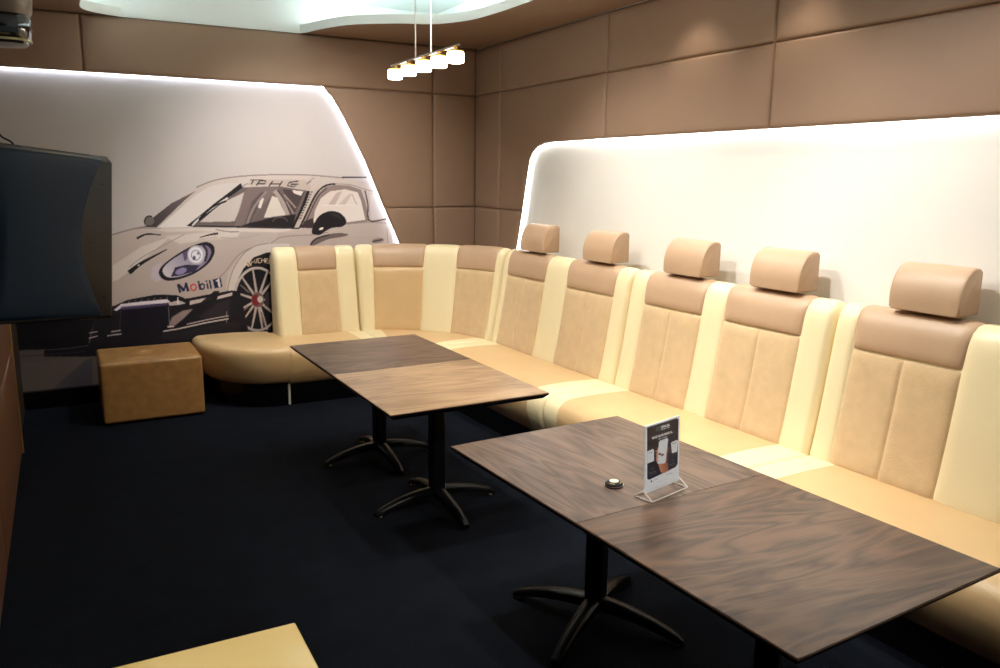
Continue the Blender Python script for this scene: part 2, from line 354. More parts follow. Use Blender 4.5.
    # headlight
    hl = [(148, 530), (170, 488), (235, 438), (315, 392), (390, 370), (428, 388), (434, 425), (405, 478), (335, 530), (250, 562), (180, 566)]
    P.fill(ch((105, 550), (115, 500), (165, 470), (150, 520), (160, 565), (130, 575)), (208, 196, 214), .8, 1)
    P.fill(ch(*hl), (34, 30, 42), smooth=True)
    P.fill(ch(*[(294 + (x - 294) * .87, 470 + (y - 470) * .84) for x, y in hl]), (138, 126, 158), smooth=True, col2=(228, 222, 232), g=(195, 250, 165, 280))
    P.fill(ch((232, 500), (290, 486), (360, 490), (330, 522), (250, 545), (210, 548)), (44, 38, 66), .9, .6); P.ell(*ch((262, 520))[0], 6, 3, (150, 140, 190), -20)
    P.fill(ch((270, 425), (310, 400), (300, 450), (280, 470)), (80, 70, 104), .8, .6)
    P.ell(*ch((342, 436))[0], 9.4, 9.6, (196, 190, 206)); P.ell(*ch((338, 436))[0], 7.4, 8, (240, 240, 250)); P.ring(*ch((338, 438))[0], 4.4, 5, .9, (150, 150, 182)); P.ell(*ch((330, 452))[0], 1.6, 2.2, (96, 92, 130)); P.ell(*ch((350, 428))[0], 1.3, 1.6, (140, 140, 176))
    P.line(ch((375, 385), (395, 420), (385, 470)), 2.4, (60, 54, 72))
    # fender, wheel arch, tyre
    P.line(c4((360, 380), (395, 345), (430, 300), (470, 276), (540, 262)), 1.0, (160, 144, 140))
    P.fill(c4((392, 402), (400, 350), (436, 300), (484, 274), (545, 268), (545, 300), (480, 300), (432, 350), (412, 410)), (206, 192, 188), .9, .8)
    P.fill(cw((180, 420), (190, 310), (225, 190), (290, 95), (370, 42), (460, 25), (600, 25), (600, 90), (450, 86), (360, 118), (290, 192), (240, 292), (218, 420)), (214, 201, 197), feather=.6)
    P.line(cw((178, 400), (190, 300), (228, 185), (292, 92), (372, 40), (462, 22)), .8, (150, 134, 130))
    P.fill(cw((195, 640), (215, 400), (240, 290), (290, 190), (360, 115), (450, 82), (640, 82), (700, 640)), (22, 20, 27), feather=.6)
    P.ell(*cw((381, 395))[0], 24, 32.5, (196, 182, 178)); P.ell(*cw((384, 395))[0], 21.8, 30.0, (26, 23, 30))
    hub = cw((385, 400))[0]
    for x, y in [(240, 352), (258, 470), (282, 250), (352, 190), (300, 520), (345, 596), (455, 196), (500, 250), (420, 606), (450, 600), (500, 500), (530, 400)]:
        P.line([hub, cw((x, y))[0]], (3.0, 1.5), (196, 180, 176), smooth=False)
    for x, y in [(262, 490), (270, 300), (430, 560), (480, 470)]:
        P.line([cw(((x + 385) / 2, (y + 400) / 2))[0], cw((x, y))[0]], 1.4, (120, 108, 108), smooth=False)
    P.ell(*cw((462, 392))[0], 4.6, 7, (60, 54, 60)); P.ell(*hub, 6.4, 7.6, (120, 96, 96)); P.ell(*cw((374, 402))[0], 4.4, 5.4, (128, 40, 48)); P.ell(*cw((402, 396))[0], 2.8, 3.4, (214, 200, 196))
    # tyre lettering M I C H E L along the arc
    seg = {'M': [((0, 1), (0, 0), (.5, .6), (1, 0), (1, 1))], 'I': [((.5, 0), (.5, 1))], 'C': [((1, 0), (0, 0), (0, 1), (1, 1))], 'H': [((0, 0), (0, 1)), ((1, 0), (1, 1)), ((0, .5), (1, .5))], 'E': [((1, 0), (0, 0), (0, 1), (1, 1)), ((0, .5), (.8, .5))], 'L': [((0, 0), (0, 1), (1, 1))]}
    spots = [('M', 354, 146, -14, 25), ('I', 379, 139, -8, 8), ('C', 397, 137, -4, 17), ('H', 421, 136, 0, 19), ('E', 446, 139, 6, 16), ('L', 470, 145, 10, 15)]
    for l, x, y, a, wd in spots:
        for st in seg[l]:
            q = []
            for u, v in st:
                dx, dy = (u - .5) * wd, (v - .5) * 28; q.append((x + dx * math.cos(R(a)) - dy * math.sin(R(a)), y + dx * math.sin(R(a)) + dy * math.cos(R(a))))
            P.line(cw(*q), .85, (236, 206, 176), smooth=False, feather=.1)
    P.fill(cw((308, 160), (330, 145), (345, 170), (322, 178)), (226, 196, 168)); P.line(cw((316, 150), (334, 174)), .8, BK)
    # bumper: lamp strip, intake, splitter
    P.fill(c7((-400, 300), (0, 285), (110, 252), (200, 212), (400, 176), (540, 178), (600, 205), (640, 200), (780, 175), (945, 148), (1000, 150), (1100, 620), (-400, 620)), (26, 23, 32), feather=.5)
    P.fill(c7((100, 285), (150, 243), (300, 225), (480, 208), (505, 232), (300, 252), (150, 272), (120, 292)), (240, 232, 246), feather=.6)
    P.fill(c7((150, 262), (480, 236), (490, 250), (150, 290)), (90, 76, 118), .8, 1)
    for k in range(7): P.line(c7((215 + k * 45, 215 - k * 4), (200 + k * 45, 232 - k * 4)), .8, (110, 100, 124))
    P.fill(c7((490, 236), (560, 215), (615, 238), (560, 250), (495, 256)), (200, 188, 190)); P.line(c7((555, 195), (558, 245)), 1.1, (240, 236, 240)); P.line(c7((540, 182), (600, 205), (628, 240)), 1.3, BK)
    P.fill(c7((640, 222), (770, 196), (805, 190), (790, 214), (640, 250)), (206, 192, 190)); P.fill(c7((842, 188), (945, 160), (945, 182), (835, 210)), (206, 192, 190))
    P.line(c7((630, 208), (780, 178), (945, 150)), 1.3, BK); P.fill(c7((815, 150), (855, 150), (800, 230), (700, 330), (600, 390), (545, 400), (640, 300)), (22, 20, 28), .9)
    P.fill(c7((490, 395), (515, 335), (590, 290), (665, 278), (600, 345), (535, 398)), (150, 130, 130), feather=.8)
    P.fill(c7((700, 340), (830, 240), (930, 210), (925, 320), (760, 350)), (48, 42, 52), .8, 1.5)
    P.fill(c7((142, 285), (490, 258), (496, 400), (470, 440), (150, 450)), (20, 18, 32)); P.line(c7((490, 258), (496, 400)), .8, (120, 110, 120)); P.line(c7((150, 285), (140, 440)), .6, (70, 64, 78))
    P.line(c7((452, 438), (560, 420), (760, 376), (918, 348)), 1.3, (214, 200, 198), smooth=False); P.line(c7((620, 388), (760, 356), (918, 326)), 1.1, (190, 176, 174), smooth=False); P.line(c7((480, 405), (528, 402)), 1.5, (214, 200, 198))
    P.line(c7((905, 295), (905, 380)), .8, (150, 138, 138)); P.line(c7((80, 440), (150, 432)), 1.2, (190, 180, 184)); P.line(c7((50, 470), (155, 456)), 1.2, (190, 180, 184))
    P.fill(c7((440, 455), (560, 440), (920, 372), (1000, 372), (1000, 500), (440, 500)), (44, 38, 44), .7, 1.5)
    # left intake, seen under the screen
    P.fill(cl((-150, 70), (85, 76), (398, 78), (370, 190), (300, 205), (85, 212), (-150, 220)), (16, 15, 22)); P.line(cl((-150, 76), (85, 80), (395, 78), (372, 180)), .9, (120, 108, 108), smooth=False); P.line(cl((90, 210), (250, 205), (370, 190)), .8, (90, 84, 92))
    P.line(cl((90, 235), (200, 228), (360, 215)), .8, (60, 56, 64)); P.line(cl((370, 160), (408, 150)), 1.0, (200, 190, 194)); P.line(cl((372, 138), (408, 132)), .9, (200, 190, 194))
    P.fill(cl((-150, 250), (100, 262), (380, 236), (440, 232), (440, 372), (380, 378), (105, 406), (-150, 430)), (112, 98, 94), feather=.8)
    P.fill(cl((200, 390), (300, 300), (360, 250), (385, 240), (385, 380)), (84, 80, 90), .8, .8)
    # Mobil 1
    NV = (24, 34, 72)
    P.fill(c7((548, 103), (566, 98), (600, 132), (606, 92), (620, 88), (640, 150), (622, 155), (612, 122), (604, 152), (592, 155), (572, 128), (582, 160), (566, 163)), NV, feather=.25)
    P.ring(*c7((668, 124))[0], 2.75, 3.0, 1.3, (204, 56, 48), feather=.25)
    P.line(c7((703, 78), (716, 142)), 1.7, NV, smooth=False, feather=.25); P.ring(*c7((731, 118))[0], 2.1, 2.7, 1.4, NV, feather=.25)
    P.line(c7((764, 94), (773, 136)), 1.6, NV, smooth=False, feather=.25); P.ell(*c7((760, 80))[0], .95, .95, NV); P.line(c7((782, 72), (795, 134)), 1.6, NV, smooth=False, feather=.25)
    P.fill(c7((805, 68), (862, 55), (874, 120), (819, 131)), NV, feather=.25); P.fill(c7((826, 76), (845, 62), (853, 60), (862, 120), (847, 122), (839, 80), (829, 84)), (226, 220, 222), feather=.2)
    return P
def project(X, Y, Z):
    dx, dy, dz = X - CAM[0], Y - CAM[1], Z - CAM[2]
    a = dx * _r.x + dy * _r.y + dz * _r.z; b = dx * _u.x + dy * _u.y + dz * _u.z; c = dx * _f.x + dy * _f.y + dz * _f.z
    return 500 + FPX * a / c, 334 - FPX * b / c
def print_grid(name, P, org, eu, ev, nu, nv, mapf, m, parent=None, loc=None, mask=None):
    """a printed sheet: fine grid whose vertices carry the ink colours"""
    U, V = np.meshgrid(np.linspace(0, 1, nu), np.linspace(0, 1, nv))
    pos = np.array(org)[None, None] + U[..., None] * np.array(eu) + V[..., None] * np.array(ev)
    base = np.array(WORLD[parent.name] if parent is not None else loc)
    px, py = mapf(U, V, pos)
    colr = P.sample(px, py).reshape(-1, 3)
    i = np.arange(nu * nv).reshape(nv, nu)
    q = np.stack([i[:-1, :-1], i[:-1, 1:], i[1:, 1:], i[1:, :-1]], -1).reshape(-1, 4)
    if mask is not None:
        c = pos.reshape(-1, 3)[q].mean(1); q = q[mask(c)]
    me = bpy.data.meshes.new(name); vv = (pos.reshape(-1, 3) - base).astype(np.float32)
    me.vertices.add(len(vv)); me.vertices.foreach_set('co', vv.ravel())
    me.loops.add(q.size); me.loops.foreach_set('vertex_index', q.ravel().astype(np.int32))
    me.polygons.add(len(q)); me.polygons.foreach_set('loop_start', (np.arange(len(q)) * 4).astype(np.int32)); me.polygons.foreach_set('loop_total', np.full(len(q), 4, np.int32))
    me.update(calc_edges=True)
    a = me.color_attributes.new('print', 'FLOAT_COLOR', 'POINT'); a.data.foreach_set('color', np.concatenate([colr, np.ones((len(colr), 1))], 1).astype(np.float32).ravel())
    me.materials.append(m); o = bpy.data.objects.new(name, me); COL.objects.link(o)
    if parent is not None: o.parent = parent
    else: o.location = tuple(base)
    WORLD[o.name] = Vector(base); return o

# ------------------------------------------------------------------ room shell
XL, YN = -3.95, -7.9            # left wall, near wall
DEP = .05                       # depth of the lit recesses behind the padding
struct(G().box((XL - .1, YN - .1, -.1), (.3, .3, 0)).make('floor', M['carpet'], smooth=False))

def pad_cell(g, poly, to3, depth=.026, rim=.020):
    """one padded wall panel: outline polygon (2-D), puffed towards the room"""
    n = len(poly); P = [np.array(p, float) for p in poly]
    area = sum(P[i][0] * P[(i + 1) % n][1] - P[(i + 1) % n][0] * P[i][1] for i in range(n))
    sg = 1 if area > 0 else -1
    def inset(d):
        out = []
        for i in range(n):
            a, b, c = P[i - 1], P[i], P[(i + 1) % n]
            e1 = (b - a) / np.hypot(*(b - a)); e2 = (c - b) / np.hypot(*(c - b))
            n1, n2 = sg * np.array((-e1[1], e1[0])), sg * np.array((-e2[1], e2[0]))
            k = n1 + n2; k = k / max(.22, (1 + n1 @ n2)); out.append(b + k * d)
        return out
    rings = [[to3(q[0], q[1], h) for q in inset(d)] for d, h in ((0, -depth), (0, -rim), (.003, -rim * .62), (.009, -rim * .3), (.018, -rim * .1), (.032, 0.0), (.06, .003))]
    nb = len(g.v); g.loft(rings, caps=False); m = len(rings)
    g.f.append(tuple(nb + (m - 1) * n + j for j in range(n)))

ZS, ZL_ = 2.599, 1.550
# back wall: padding around the car mural
edgeB = [(-1.475, ZS), (-1.40, 2.52), (-1.35, 2.44), (-1.29, 2.34), (-1.11, 1.98), (-.93, ZL_)]
toB = lambda x, z, h: (x, -h, z)
g = G()
pad_cell(g, [(XL, ZS), (-3.332, ZS), (-3.332, Z_CEIL), (XL, Z_CEIL)], toB)
pad_cell(g, [(-3.332, ZS), (-.4346, ZS), (-.4346, Z_CEIL), (-3.332, Z_CEIL)], toB)
pad_cell(g, [(-.4346, ZS), (.012, ZS), (.012, Z_CEIL), (-.4346, Z_CEIL)], toB)
pad_cell(g, [(-.4346, ZL_), (-.4346, ZS)] + edgeB, toB)
pad_cell(g, [(-.4346, ZL_), (.012, ZL_), (.012, ZS), (-.4346, ZS)], toB)
pad_cell(g, [(-.4346, .42), (-.4346, ZL_), (-.93, ZL_), (-.78, 1.21), (-.62, .85)], toB)
pad_cell(g, [(-.4346, .12), (.012, .12), (.012, ZL_), (-.4346, ZL_)], toB)
struct(g.make('wall_back', M['wallpad'], angle=30))
struct(G().box((XL - .1, DEP + .003, 0), (.3, .25, 3.6)).make('wall_back_core', M['dark_wall'], smooth=False))
# printed picture, filling the lit recess
def mapwall(U, V, pos): return project(pos[..., 0], pos[..., 1], pos[..., 2])
def keepmural(c):
    zz = np.array([.0, .42, 1.21, 1.55, 1.98, 2.34, 2.53, 2.62, 2.7]); xx = np.array([-.40, -.40, -.74, -.89, -1.07, -1.25, -1.36, -1.45, -1.5])
    return c[:, 0] < np.interp(c[:, 2], zz, xx) + .02
mural = print_grid('car_mural', paint_car(), (XL, DEP, .14), (3.58, 0, 0), (0, 0, 2.50), 700, 470, mapwall, M['print'], loc=(XL, DEP, .14), mask=keepmural)
tag(mural, 'wall-sized printed picture of a silver racing car, lit around its edge', 'mural')

# right wall: padding around the white recess
edgeR = [(-.90, ZL_), (-.99, 1.91), (-1.02, 2.0), (-1.07, 2.055), (-1.15, 2.095), (-1.26, 2.12), (-1.4, 2.128)]
toR = lambda y, z, h: (-h, y, z)
g = G(); S = [.012, -.4911, -2.1264, -3.7119, -5.33, -6.95, YN]; TOP = 2.133
for i in range(6):
    pad_cell(g, [(S[i], ZS), (S[i + 1], ZS), (S[i + 1], Z_CEIL), (S[i], Z_CEIL)], toR)
pad_cell(g, [(.012, ZL_), (S[1], ZL_), (S[1], ZS), (.012, ZS)], toR)
pad_cell(g, [(S[1], ZS), (S[1], ZL_)] + edgeR + [(S[2], TOP), (S[2], ZS)], toR)
for i in range(2, 6):
    pad_cell(g, [(S[i], TOP), (S[i + 1], TOP), (S[i + 1], ZS), (S[i], ZS)], toR)
pad_cell(g, [(.012, .12), (S[1], .12), (S[1], ZL_), (.012, ZL_)], toR)
pad_cell(g, [(S[1], .12), (-.55, .12), (-.81, 1.22), (-.90, ZL_), (S[1], ZL_)], toR)
struct(g.make('wall_right', M['wallpad'], angle=30))
struct(G().box((DEP, YN - .1, 0), (.25, .25, 3.6)).make('wall_right_core', M['white_wall'], smooth=False))

# led strips hidden along the edges of both recesses
def strip(name, pts, m, plane, w_=.007, label=None):
    g = G(); g.tube(pts, w_, 6); return tag(g.make(name, m, loc=pts[0]), label, 'light strip')
ptsB = [(XL + .02, 2.611), (-2.5, 2.611), (-1.52, 2.611), (-1.475, 2.597), (-1.418, 2.560), (-1.348, 2.456), (-1.278, 2.346), (-1.098, 1.986), (-.918, 1.556), (-.768, 1.216), (-.61, .86)]
strip('led_strip', [(x, DEP - .011, z) for x, z in ptsB], M['led'], 'y', label='white light strip glowing around the edge of the car picture')
ptsR = [(-.775, 1.10), (-.798, 1.22), (-.888, 1.55), (-.978, 1.912), (-1.008, 2.006), (-1.062, 2.066), (-1.146, 2.107), (-1.258, 2.132), (-1.4, 2.140), (-2.5, 2.145), (-5, 2.145), (YN + .05, 2.145)]
strip('led_strip', [(DEP - .011, y, z) for y, z in ptsR], M['led2'], 'x', label='white light strip glowing around the edge of the plain white wall recess')

# skirting
struct(G().box((XL, .0, 0), (-2.4, DEP + .002, .14)).make('baseboard_back', M['plinth'], smooth=False))

# left wall with brown panelling and a gold edge trim
struct(G().box((XL - .15, YN, 0), (XL, .3, 3.6)).make('wall_left', M['dark_wall'], smooth=False))
g = G(); toL = lambda y, z, h: (XL + .025 + h, y, z)
for a, b in ((-1.12, -3.0), (-3.0, -4.9), (-4.9, -6.8)):
    pad_cell(g, [(a, .02), (b, .02), (b, .70), (a, .70)], toL, .025)
    pad_cell(g, [(a, .71), (b, .71), (b, 1.45), (a, 1.45)], toL, .025)
struct(g.make('wall_left_panelling', M['brown_pad'], angle=30))
struct(G().box((XL, -1.12, 0), (XL + .03, -1.10, 1.45), .003).make('trim_1', M['brass']))
struct(G().box((XL - .1, YN - .15, 0), (.3, YN, 3.6)).make('wall_near', M['dark_wall'], smooth=False))

# dropped ceiling with a wavy opening
curve = [(-1.66, .0), (-1.62, -.10), (-1.57, -.29), (-1.42, -.62), (-1.12, -.87), (-.86, -1.0), (-.70, -1.28), (-.655, -1.6), (-.645, -2.0), (-.645, -2.6)]
cr = [tuple(c) for c in catmull(curve, 8)]
left = [tuple(c) for c in catmull([(-3.33, -.6), (-3.33, -.28), (-3.28, -.14), (-3.18, -.06), (-3.04, -.0)], 6)]
hole = cr + [(-.645, -7.0), (-3.33, -7.0)] + left        # closes along the wall
hw = [(-.645, -7.0), (-3.33, -7.0)]
T_ = .07
g = G()
# slab of the right side + near side + left side as one polygon
poly = cr + [(-.645, -7.0), (-3.33, -7.0)] + left + [(XL, 0.0), (XL, YN), (0.0, YN), (0.0, 0.0)]
n = len(poly)
lo = [(x, y, Z_CEIL) for x, y in poly]; hi = [(x, y, Z_CEIL + T_) for x, y in poly]
nin = len(cr) + 2 + len(left)
g.add(lo, [tuple(range(n))])
struct(g.make('ceiling', M['ceil_taupe'], smooth=False))
g = G(); g.add(hi, [tuple(range(n))])
e = [(x, y, Z_CEIL - .0) for x, y in poly[:nin]]; e2 = [(x, y, Z_CEIL + T_) for x, y in poly[:nin]]
g.add(e + e2, [(i, i + 1, nin + i + 1, nin + i) for i in range(nin - 1)])
struct(g.make('ceiling_edge', M['ceil_white']))
g = G()
x0, x1, y0, y1 = -3.62, -.40, YN + .4, .0
g.box((XL - .1, YN - .1, Z_UP), (.3, .3, Z_UP + .1))
struct(g.make('ceiling_upper', M['ceil_white'], smooth=False))
g = G(); V4 = [(x1, y1), (x1, y0), (x0, y0), (x0, y1)]
for a, b in ((V4[0], V4[1]), (V4[1], V4[2]), (V4[2], V4[3])):
    g.add([(*a, Z_CEIL + T_), (*b, Z_CEIL + T_), (*b, Z_UP), (*a, Z_UP)], [(0, 1, 2, 3)])
g.add([(x0, .0, Z_CEIL), (x1, .0, Z_CEIL), (x1, .0, Z_UP), (x0, .0, Z_UP)], [(0, 1, 2, 3)])
struct(g.make('ceiling_recess_walls', M['ceil_white'], smooth=False))
# cove light tube lying on the slab, set back from the edge
cc = [(x + .10 * (1 if i > 6 else .8), y + .11, Z_CEIL + T_ + .012) for i, (x, y) in enumerate(cr) if y < -.2] + [(-.54, -6.9, Z_CEIL + T_ + .012)]
tag(G().tube(cc, .012, 6).make('cove_led_strip', M['cove'], loc=cc[0]), 'light strip hidden above the wavy ceiling edge on the sofa side', 'light strip')
cc = [(-3.45, -5.2, Z_CEIL + T_ + .012), (-3.45, -.25, Z_CEIL + T_ + .012)]
tag(G().tube(cc, .012, 6).make('cove_led_strip', M['cove'], loc=cc[0]), 'light strip hidden above the straight ceiling edge on the screen side', 'light strip')

# ------------------------------------------------------------------ downlights
def downlight(x, y, z, label, grp):
    t = thing('downlight', label, 'downlight', (x, y, z), grp)
    G().lathe([(.030, -.001), (.046, -.001), (.048, -.006), (.044, -.010), (.034, -.010), (.030, -.004)], (x, y, z), 24).make('bezel', M['chrome'], t)
    G().lathe([(.002, -.002), (.030, -.002), (.028, -.004), (.002, -.005)], (x, y, z), 20).make('lens', M['lens'], t)
for i, (x, y) in enumerate(SPOTS_UP): downlight(x, y, Z_UP, 'small unseen round recessed downlight in the high white ceiling', 'downlights in the high ceiling')  # the one nearest the camera is added, to go with the card spot
for i, (x, y) in enumerate(SPOTS_BAND): downlight(x, y, Z_CEIL, 'small round recessed downlight in the taupe ceiling band above the sofa', 'downlights above the sofa')

# ------------------------------------------------------------------ seating
def path_fn(pts):
    P = np.array(pts, float); d = np.hypot(*(P[1:] - P[:-1]).T); s = np.concatenate([[0], np.cumsum(d)])
    def f(q): return np.array((np.interp(q, s, P[:, 0]), np.interp(q, s, P[:, 1])))
    def fn(q):
        a, b = f(max(0, q - .05)), f(min(s[-1], q + .05)); t = (b - a) / np.hypot(*(b - a)); return np.array((t[1], -t[0]))
    def near(x, y):
        qs = np.linspace(0, s[-1], 400); D = [np.hypot(*(f(q) - (x, y))) for q in qs]; return qs[int(np.argmin(D))]
    return f, fn, s[-1], near
# back profile: (offset towards the room, height), from seat level up, over the top and down behind
FRONT = [(.0, .40), (.002, .48), (-.022, .58), (-.045, .70), (-.066, .82), (-.086, .94), (-.104, 1.05), (-.115, 1.12), (-.126, 1.17), (-.143, 1.208), (-.168, 1.232), (-.20, 1.238), (-.228, 1.228), (-.245, 1.20)]
BACK = [(-.25, 1.15), (-.25, .6), (-.25, .12), (0, .12)]
def front_pt(v, k):      # v in 0..1 along FRONT (arc length)
    A = np.array(FRONT); d = np.hypot(*(A[1:] - A[:-1]).T); s = np.concatenate([[0], np.cumsum(d)]); q = v * s[-1]
    z = np.interp(q, s, A[:, 1]); o = np.interp(q, s, A[:, 0])
    a = max(0, q - .02); b = min(s[-1], q + .02)
    t = np.array((np.interp(b, s, A[:, 0]) - np.interp(a, s, A[:, 0]), np.interp(b, s, A[:, 1]) - np.interp(a, s, A[:, 1]))); t /= np.hypot(*t)
    kk = k if o > -.13 else None
    o2 = -(-o) * k if o > -.115 else -(.115 * k + (-o - .115) * (.25 - .115 * k) / .135)
    z -= .022 * (1 - k) / .15 * max(0, (z - .48) / .75)
    return o2, z, np.array((t[1], -t[0]))
def v_at(z):             # parameter where the front reaches height z
    for v in np.linspace(0, 1, 400):
        if front_pt(v, 1)[1] >= z: return v
    return 1
def pil(u, e=.10):      # pillow 0 at the ends, 1 inside
    u = min(u, 1 - u); return math.sqrt(max(0, 1 - (1 - min(1, u / e)) ** 2)) if u > 0 else 0
def place(f, fn, s, off, z):
    p = f(s) + fn(s) * off; return (p[0], p[1], z)
def back_body(f, fn, s0, s1, strips, kf, n=None):
    S_ = sorted(set([round(x, 4) for x in np.linspace(s0, s1, n or int((s1 - s0) / .02) + 2)] + [round(a + d, 4) for ab in strips for a in ab for d in (-.004, 0, .004)]))
    S_ = [x for x in S_ if s0 <= x <= s1]
    rings = []
    for s in S_:
        k = kf(s); e = min(s - s0, s1 - s); sh = .03 * (1 - min(1, e / .03)) ** 2.2
        puff = 0
        for a, b in strips:
            if a <= s <= b: puff = .014 * pil((s - a) / (b - a), .22)
        r = []
        for v in np.linspace(0, 1, 30):
            o, z, nn = front_pt(v, k); dd = puff - sh
            r.append(place(f, fn, s, o + nn[0] * dd, z + nn[1] * dd))
        for o, z in BACK: r.append(place(f, fn, s, o, z))
        rings.append(r)
    return G().loft(rings)
def pillow(f, fn, s0, s1, v0, v1, kf, h=.014, seam=False, ns=26, nv=22, flare=0.0):
    rings = []; us = list(np.linspace(0, 1, ns)) + ([.485, .5, .515] if seam else []); us = sorted(us)
    us = [0, .012, .03] + [u for u in us if .04 < u < .96] + [.97, .988, 1]
    vs = [0, .012, .03] + list(np.linspace(.06, .94, nv)) + [.97, .988, 1]
    for u in us:
        r = []
        for v in vs:
            s = s0 + (s1 - s0) * (.5 + (u - .5) * (1 + flare * v ** 1.6))
            o, z, nn = front_pt(v0 + (v1 - v0) * v, kf(s))
            a = pil(u, .10) * pil(v, .10)
            if seam: a *= 1 - .55 * math.exp(-((u - .5) / .018) ** 2)
            d = -.003 + (h + .003) * a
            r.append(place(f, fn, s, o + nn[0] * d, z + nn[1] * d))
        rings.append(r)
    return G().loft(rings, closed=False, caps=False)
V48, V107, VTOP = v_at(.455), v_at(1.042), .985
def seat_rings(B, F, ss, ends=(1, 1), tight=False, plinth=False, up=0.0):
    s0, s1 = ss[0], ss[-1]; rings = []
    for s in ss:
        b, f = np.array(B(s)), np.array(F(s)); D = np.hypot(*(f - b)); t = (f - b) / D
        e = 1
        if ends[0]: e = min(e, (s - s0) / .03)
        if ends[1]: e = min(e, (s1 - s) / .03)
        g_ = (1 - max(0, min(1, e))) ** 2
        if plinth: pr = [(0, .0), (0, .184 if tight else .16), (D - .10, .184 if tight else .16), (D - .105, .0)]
        else:
            dz, df = -.010 * g_, -.016 * g_
            pr = [(0, .15), (0, .47 + dz), (.25 * D, .480 + dz), (.5 * D, .486 + dz), (.7 * D, .486 + dz), (D - .11, .482 + dz), (D - .07, .474 + dz), (D - .035, .455 + dz), (D - .012 + df, .425), (D + df, .385), (D + df, .33), (D - .022 + df, .26), (D - .055 + df, .20), (D - .085 + df, .165), (D - .11, .15)]
            if tight: pr = pr[:5] + [(D - .06, .484 + dz), (D - .034, .478 + dz), (D - .014, .463), (D - .002 + df, .44), (D + df, .405), (D - .006, .34), (D - .022, .26), (D - .046, .212), (D - .068, .188), (D - .09, .178)]
        rings.append([(b[0] + t[0] * d, b[1] + t[1] * d, z + up) for d, z in pr])
    return rings
def dense(a, b, st=.03):
    n = max(3, int(abs(b - a) / st)); base = list(np.linspace(a, b, n)); L = b - a
    return sorted(set(base + [a + .004, a + .010, a + .020, b - .004, b - .010, b - .020])) if L > .08 else base

def headrest(f, fn, sc_, root, wd=.335):
    a, b = sc_ - wd / 2, sc_ + wd / 2
    prof = [(-.285, 1.266), (-.13, 1.264), (-.122, 1.270)]
    prof += [(-.235 + .114 * math.cos(t), 1.31 + .170 * math.sin(t)) for t in np.linspace(0, math.pi / 2, 12)] + [(-.27, 1.476), (-.285, 1.462)]
    c = np.mean(prof, 0); rings = []
    for s, k in ((a, .90), (a + .004, .955), (a + .012, .985), (a + .025, 1), *[(x, 1.0) for x in np.linspace(a + .06, b - .06, 6)], (b - .025, 1), (b - .012, .985), (b - .004, .955), (b, .90)):
        rings.append([place(f, fn, s, c[0] + (o - c[0]) * k, c[1] + (z - c[1]) * k) for o, z in prof])
    h = G().loft(rings).make('headrest', M['brownband'], root, angle=50)
    for d in (-.09, .09):
        p = f(sc_ + d) + fn(sc_ + d) * -.20
        G().tube([(p[0], p[1], 1.21), (p[0], p[1], 1.28)], .007, 8).make('headrest_post', M['chrome'], h)
def cushion(name, B, F, a, b, ends, m, root, tight=False, **k):
    return G().loft(seat_rings(B, F, dense(a, b), ends, tight)).make(name, m, root, angle=60, **k)

GRP = 'sections of the long cream leather corner sofa'
# left end section along the mural
t = thing('sofa_section', 'cream leather sofa section with a rounded open end, in front of the racing car picture', 'sofa', (-1.8, -.3, 0), GRP)
f, fn, L, near = path_fn([(-2.01, -.295), (-1.285, -.295)])
fx = lambda x: x + 2.03
k1 = lambda s: .85
back_body(f, fn, 0, L, [(.0, .195), (.545, L)], k1).make('backrest', M['cream'], t, angle=60)
pillow(f, fn, .195, .545, V48, V107, k1).make('backrest_insert', M['suede'], t, label='tan centre panel of the backrest')
pillow(f, fn, .195, .545, V107 + .004, VTOP, k1, h=.018, nv=12, flare=.08).make('headband', M['brownband'], t, label='light brown leather band')
B = lambda s: (s, -.03); F = lambda s: (s, -.86)
cushion('seat', B, F, -2.06, -1.42, (1, 0), M['tanleather'], t, True)
cushion('seat_strip', B, F, -1.42, -1.285, (0, 1), M['cream'], t, True)
def Fe(s):   # s 0..1 quarter of an ellipse, rounded end
    a = s * math.pi / 2; return (-2.06 - .63 * math.sin(a) ** .9, -.04 - .82 * max(0, math.cos(a)) ** .85)
rr = seat_rings(lambda s: (-2.062, -.03), Fe, list(np.linspace(0, 1, 40)), (0, 0), True, up=.014)
G().loft(rr).make('seat_end', M['tanleather'], t, angle=60)
pr = seat_rings(lambda s: (-2.062, -.03), Fe, list(np.linspace(0, 1, 40)), (0, 0), True, plinth=True)
pr2 = seat_rings(B, F, [-2.06, -1.285], (0, 0), True, plinth=True)
G().loft(pr[::-1]).loft(pr2).make('plinth', M['plinth'], t)
G().box((-2.068, -.772, .008), (-2.050, -.752, .18), .002).make('plinth_joint', M['joint'], t)

